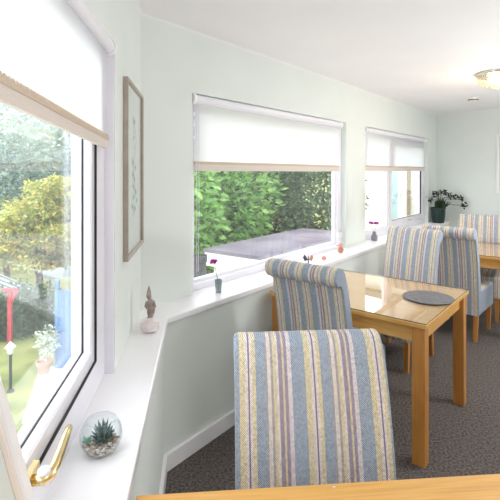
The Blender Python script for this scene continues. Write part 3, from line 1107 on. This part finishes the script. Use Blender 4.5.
# maple and trees beyond the bay window
P = at(38, 225, 11.5)
mp_ = thing('maple_tree', (P.x, P.y, GZ), label='layered golden green maple outside the bay window', cat='tree')
mc = MB()
rng = random.Random(12)
clumps = [(40, 188), (58, 183), (72, 190), (26, 206), (50, 209), (68, 212), (12, 224), (36, 229), (58, 231), (76, 232), (2, 244), (22, 248), (46, 252), (66, 252), (-14, 232), (-20, 254), (88, 214), (30, 240), (52, 241), (12, 258), (34, 262), (56, 261), (74, 246), (44, 218), (20, 214), (62, 199), (42, 199)]
for q, (u, v) in enumerate(clumps):
    c_ = at(u, v, 11.5 + rng.uniform(-.55, .55)) - Vector((P.x, P.y, GZ))
    sub = foliage(c_, (rng.uniform(.38, .52), .5, rng.uniform(.15, .21)), 420, .12, .03, 200 + q, shell=.3, droop=.25)
    mc.add(sub.v, sub.f)
    MB_ = None
mc.build('foliage', M['l_maple'], mp_)
br = MB()
br.tube([(0, 0, -.1), (.05, 0, .7), (0, 0, 1.5), (.1, 0, 2.4)], [.10, .09, .06, .03], 8)
for u, v in clumps[::2]:
    c_ = at(u, v, 11.5) - Vector((P.x, P.y, GZ))
    br.tube([(0.03, 0, max(.6, c_.z - .7)), (c_.x * .5, 0, c_.z - .25), tuple(c_)], [.04, .03, .015], 6)
br.build('trunk', M['bark'], mp_)
P = at(8, 205, 14.0)
tree('blue_conifer', (P.x, P.y, gh(P.x, P.y)), (P.x - .4, P.y, P.z), (1.5, 1.3, 2.0), 3600, .16, .04, 'l_blue', 'blue grey evergreen behind and left of the maple', 8)
P = at(66, 205, 15.5)
tree('blue_conifer', (P.x, P.y, gh(P.x, P.y)), (P.x + .4, P.y, P.z), (1.2, 1.2, 1.9), 3000, .16, .04, 'l_blue', 'grey green evergreen behind and right of the maple', 9)
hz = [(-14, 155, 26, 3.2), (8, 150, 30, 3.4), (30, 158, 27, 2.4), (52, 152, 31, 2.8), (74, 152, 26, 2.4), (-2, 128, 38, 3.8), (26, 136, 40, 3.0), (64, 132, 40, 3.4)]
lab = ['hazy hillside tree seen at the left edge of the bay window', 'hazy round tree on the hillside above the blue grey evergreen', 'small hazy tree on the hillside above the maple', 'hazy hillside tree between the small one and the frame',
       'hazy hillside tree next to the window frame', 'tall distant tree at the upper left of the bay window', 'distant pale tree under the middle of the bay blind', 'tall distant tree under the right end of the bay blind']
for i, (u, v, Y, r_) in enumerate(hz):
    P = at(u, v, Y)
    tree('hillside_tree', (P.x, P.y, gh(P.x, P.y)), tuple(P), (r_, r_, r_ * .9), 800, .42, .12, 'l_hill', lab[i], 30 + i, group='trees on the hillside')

# dark shrubs behind the lamp
for i, (u, v, Y, rx, rz_, lb) in enumerate([(2, 322, 9.6, .75, .75, 'dark green shrub behind the red post'), (27, 318, 9.9, .6, .85, 'dark green shrub behind the terracotta pot'),
                                            (46, 322, 10.2, .6, .8, 'dark green shrub beside the blue panel'), (-22, 322, 9.4, .7, .9, 'dark green shrub at the left end of the garden bed')]):
    P = at(u, v, Y)
    tree('garden_shrub', (P.x, P.y, GZ), tuple(P), (rx, .6, rz_), 1500, .10, .03, 'l_hedge', lb, 50 + i, cat='shrub', group='dark shrubs in the garden bed', trunk=.04)

# low shed with a pale sheet roof behind the shrubs
sr = thing('garden_shed', at(30, 330, 10.8), label='low grey boarded shed with a pale blue sloping roof', cat='shed')
iv3 = -Vector(sr.location)
q = [at(-30, 262, 11.0), at(62, 299, 11.0), at(62, 314, 10.2), at(-30, 282, 10.2)]
th = Vector((0, 0, -.05))
MB().hexa([p + iv3 for p in q], [p + iv3 + th for p in q]).build('roof', M['polycarb'], sr)
m = MB()
for k in range(4):
    f = .15 + .22 * k
    a, b = q[0].lerp(q[3], f), q[1].lerp(q[2], f)
    m.tube([a + iv3 + Vector((0, 0, .02)), b + iv3 + Vector((0, 0, .02))], .022, 6)
m.build('roof_rib', M['slats'], sr)
a, b = at(-30, 284, 10.9), at(60, 314, 10.9)
m = MB().hexa([Vector((a.x, 10.3, GZ)) + iv3, Vector((b.x, 10.3, GZ)) + iv3, Vector((b.x, 10.3, b.z - .1)) + iv3, Vector((a.x, 10.3, a.z - .1)) + iv3],
              [Vector((a.x, 10.9, GZ)) + iv3, Vector((b.x, 10.9, GZ)) + iv3, Vector((b.x, 10.9, b.z - .1)) + iv3, Vector((a.x, 10.9, a.z - .1)) + iv3])
m.build('shed_wall', M['slats'], sr)
ps = MB()
q = [at(38, 273, 12.2), at(80, 262, 12.2), at(80, 274, 11.6), at(50, 278, 11.6)]
ps.hexa(q, [p + th for p in q])
b_ = thing('lean_to_roof', (0, 0, 0), label='small pale sheet roof below the maple', cat='roof')
ps.build('roof_sheet', M['polycarb'], b_)
for p in (q[1] , q[2], q[3], q[0]):
    MB().tube([Vector((p.x, p.y, GZ)), p + th], .03, 6).build('post', M['slats'], b_)

# red post, lamp, blue panel, pot
P = at(10, 345, 9.0)
rp_ = thing('red_post', (P.x, P.y, GZ), label='red painted post with a short cross arm in the garden', cat='post')
MB().box((0, 0, .58), (.075, .075, 1.16), .006).build('upright', M['red'], rp_)
MB().box((0, 0, 1.13), (.30, .06, .06), .005).build('cross_arm', M['red'], rp_)
MB().hexa([(-.03, -.03, .85), (.03, -.03, .85), (.03, .03, .85), (-.03, .03, .85)], [(.12, -.03, 1.1), (.18, -.03, 1.1), (.18, .03, 1.1), (.12, .03, 1.1)]).build('brace', M['red'], rp_)
P = at(10.5, 392, 7.1)
gl_ = thing('garden_lamp', (P.x, P.y, GZ), label='short black garden lamp post with a white lantern', cat='lamp')
MB().lathe([(0, 0), (.06, 0), (.05, .03), (.024, .05), (.022, .60), (.035, .61), (0, .62)], n=14).build('post', M['iron'], gl_, auto=40)
MB().lathe([(.035, .61), (.05, .63), (.06, .72), (0, .73)], n=12).build('lantern', M['lantern_white'], gl_, auto=40)
MB().lathe([(.085, .72), (.04, .77), (.012, .80), (0, .82)], n=12).build('lantern_cap', M['lantern_white'], gl_, auto=40)
P = at(66, 366, 7.9)
bp_ = thing('garden_fence', (P.x, P.y, GZ), label='blue painted garden panel with a taller post beside the frame', cat='fence panel')
MB().box((.06, 0, .72), (.46, .04, 1.4), .005).build('panel', M['blue'], bp_)
MB().box((-.155, 0, .8), (.07, .07, 1.62), .006).build('post', M['blue'], bp_)
for z in (.4, .75, 1.1):
    MB().box((.06, -.03, z), (.44, .02, .07), .004).build('rail', M['blue'], bp_)
P = at(44, 373, 7.7)
tp = thing('terracotta_pot', (P.x, P.y, GZ), label='pale terracotta garden pot with a white flowering plant', cat='plant pot')
MB().lathe([(0, 0), (.08, 0), (.115, .19), (.13, .19), (.13, .235), (.115, .235), (.10, .20), (0, .19)], n=24).build('pot', M['terracotta'], tp, auto=40)
foliage(Vector((.06, 0, .55)), (.20, .18, .28), 420, .07, .018, 77, shell=.1).build('foliage', M['l_white'], tp)

# flat roofed extension outside the wide window
ZR = 0.4
k = (EYE - ZR) / 1.76
tl0 = Vector((-1.07, 10.0)) * k
d_ = Vector((math.sin(R(37)), math.cos(R(37))))
n_ = Vector((d_.y, -d_.x))
w_, len_ = 2.35, 2.95


def EX(a, b, z):
    p = tl0 + d_ * a + n_ * b
    return Vector((p.x, p.y, z))


ex = thing('flat_roof_extension', EX(len_ / 2, w_ / 2, GZ), label='white walled extension with a purple grey flat roof outside the wide window', cat='building')
ie = -Vector(ex.location)
E = lambda a, b, z: EX(a, b, z) + ie


def exbox(a0, a1, b0, b1, z0, z1):
    return MB().hexa([E(a0, b0, z0), E(a1, b0, z0), E(a1, b1, z0), E(a0, b1, z0)], [E(a0, b0, z1), E(a1, b0, z1), E(a1, b1, z1), E(a0, b1, z1)])


exbox(0, len_, 0, w_, ZR - .05, ZR).build('flat_roof', M['roof_felt'], ex)
exbox(.02, len_ - .02, .02, w_ - .02, ZR - .25, ZR - .05).build('fascia', M['render'], ex)
exbox(.12, len_ - .12, .12, w_ - .12, GZ, ZR - .25).build('wall', M['render'], ex)
# shrubs behind the extension
sh_ = [(.3, -1.15, 1.05, 1.15, 1.6, 4200, 'l_bright', .17, .045, 'bright green broad leaved shrub left of the flat roof'),
       (1.9, -1.25, 1.1, 1.1, 1.5, 4200, 'l_bright', .16, .042, 'bright green broad leaved shrub against the middle of the flat roof'),
       (3.3, -1.2, 1.2, 1.2, 1.7, 4200, 'l_dark', .13, .035, 'dark laurel behind the far corner of the flat roof'),
       (4.2, -.5, 1.15, 1.1, 1.6, 4800, 'l_dark', .13, .034, 'dark laurel beyond the end of the flat roof next to the right frame'),
       (2.6, -3.0, 1.8, 1.8, 2.0, 3600, 'l_dark', .18, .05, 'large dark shrub standing behind the bright broad leaved ones')]
for i, (a, b, rx, ry, rz_, n, mt_, L, w, lb) in enumerate(sh_):
    p = EX(a, b, 0)
    zc_ = .75 + .25 * (i == 4)
    tree('garden_shrub', (p.x, p.y, GZ), (p.x, p.y, zc_), (rx, ry, rz_ ), n, L, w, mt_, lb, 90 + i, cat='shrub', group='shrubs round the flat roof', trunk=.06, shell=.45)
# dark pots by the extension corner
for i, (u, v, Y, lb) in enumerate([(199.5, 270, 5.9, 'dark planter tub beyond the left edge of the wide window')]):
    P = at(u, v, Y)
    o = MB().lathe([(0, GZ), (.08, GZ), (.09, P.z + .1), (.105, P.z + .11), (.105, P.z + .2), (.09, P.z + .2), (.08, P.z), (0, P.z)], n=14).build('planter_tub', M['iron'], auto=40)
    o.location = (P.x, P.y, 0)
    tag(o, lb, 'planter')

# white house beyond the farther window
hb = thing('white_house', (0, 0, 0), label='sunlit white rendered house beyond the far window', cat='building')
A, B = at(352, 171, 16.5), at(440, 171, 14.0)
ah = Vector((A.x, A.y)); dh = (Vector((B.x, B.y)) - ah).normalized(); nh = Vector((dh.y, -dh.x))
lh = (Vector((B.x, B.y)) - ah).length


def HB(s, p, z):
    q_ = ah + dh * s - nh * p * -1
    return Vector((q_.x, q_.y, z))


if HB(1, 1, 0).y > HB(1, 0, 0).y:
    nh = -nh
m = MB(); bar(m, HB, -.6, lh + 3.5, 0, -3, GZ, 4.2)
m.build('wall', M['render'], hb)
fs_ = lambda u: next((s * .01 for s in range(0, 900) if CU + FPX * HB(s * .01, 0, 0).x / HB(s * .01, 0, 0).y > u), 1)
s0_, s1_ = fs_(389), fs_(398)
wf = rect_frame(HB, s0_ - .08, s1_ + .08, -.3, 2.6, .08, .03, -.02).build('window', M['upvc'], hb)
m = MB(); bar(m, HB, s0_, s1_, .012, .002, -.22, 2.52)
m.build('pane', M['teal_glass'], wf)
s2_ = fs_(409.5)
MB().tube([HB(s2_, .06, GZ), HB(s2_, .06, 4.2)], .06, 10).build('drainpipe', M['brown_pipe'], hb)
m = MB(); bar(m, HB, -.8, lh + 3.7, .3, -3.2, 4.2, 4.4)
m.build('roof', M['slats'], hb)

# ------------------------------------------------------------------ light
w = bpy.data.worlds.new('sky')
sc.world = w
w.use_nodes = True
nt = w.node_tree
nt.nodes.clear()
wo = nt.nodes.new('ShaderNodeOutputWorld')
bg = N(nt, 'ShaderNodeBackground', Strength=3.3)
tc = N(nt, 'ShaderNodeTexCoord')
nz = N(nt, 'ShaderNodeTexNoise', Scale=2.2, Detail=5.0)
rp = ramp(nt, [(0.35, (0.74, 0.85, 1.0)), (0.6, (1, 1, 1))])
nt.links.new(tc.outputs['Generated'], nz.inputs['Vector'])
nt.links.new(nz.outputs['Fac'], rp.inputs[0])
nt.links.new(rp.outputs[0], bg.inputs[0])
nt.links.new(bg.outputs[0], wo.inputs[0])
su = bpy.data.lights.new('sun', 'SUN')
su.energy = 2.0
su.angle = R(3)
su.color = (1, .95, .86)
so = bpy.data.objects.new('sun', su)
COL.objects.link(so)
so.rotation_euler = Vector((-.55, .55, -1.0)).to_track_quat('-Z', 'Y').to_euler()


def area(name, loc, size, power, col=(1, .98, .95), tgt=None):
    l = bpy.data.lights.new(name, 'AREA')
    l.shape = 'DISK'
    l.size = size
    l.energy = power
    l.color = col
    o = bpy.data.objects.new(name, l)
    COL.objects.link(o)
    o.location = loc
    if tgt:
        o.rotation_euler = (Vector(tgt) - Vector(loc)).to_track_quat('-Z', 'Y').to_euler()
    return o


pt = bpy.data.lights.new('crystal_bulb', 'POINT'); pt.energy = 7; pt.color = (1, .8, .55); pt.shadow_soft_size = .15
po = bpy.data.objects.new('crystal_bulb', pt); COL.objects.link(po); po.location = (2.22, 3.86, CEIL - .22)
# unseen fill lights added to brighten the room, some bounced off the ceiling
area('ceiling_fill_back', (1.6, -.6, CEIL - .05), .5, 10)
area('ceiling_fill_side', (3.4, 2.2, CEIL - .05), .5, 40)
area('bounced_fill', (.9, -.5, 1.6), .5, 18, (.97, .98, 1), (1.0, -.1, 2.6))
area('upward_fill', (3.3, 2.4, .5), .6, 68, (.97, .98, 1), (3.2, 2.5, 2.6))

cam = bpy.data.cameras.new('camera')
cam.sensor_fit = 'HORIZONTAL'
cam.sensor_width = 36
cam.lens = 36 * FPX / 500
cam.shift_x = 0
cam.shift_y = -(250 - CV) / 500
cam.clip_start = .02
co = bpy.data.objects.new('camera', cam)
COL.objects.link(co)
co.location = (0, 0, EYE)
co.rotation_euler = (PI / 2, 0, 0)
sc.camera = co
vs_ = sc.view_settings
vs_.view_transform = 'Standard'
vs_.look = 'None'
vs_.gamma = 1
vs_.use_curve_mapping = False
vs_.exposure = 0.2
sc.cycles.use_denoising = True
sc.cycles.max_bounces = 10
sc.cycles.transparent_max_bounces = 24
sc.cycles.diffuse_bounces = 6
sc.cycles.sample_clamp_indirect = 6
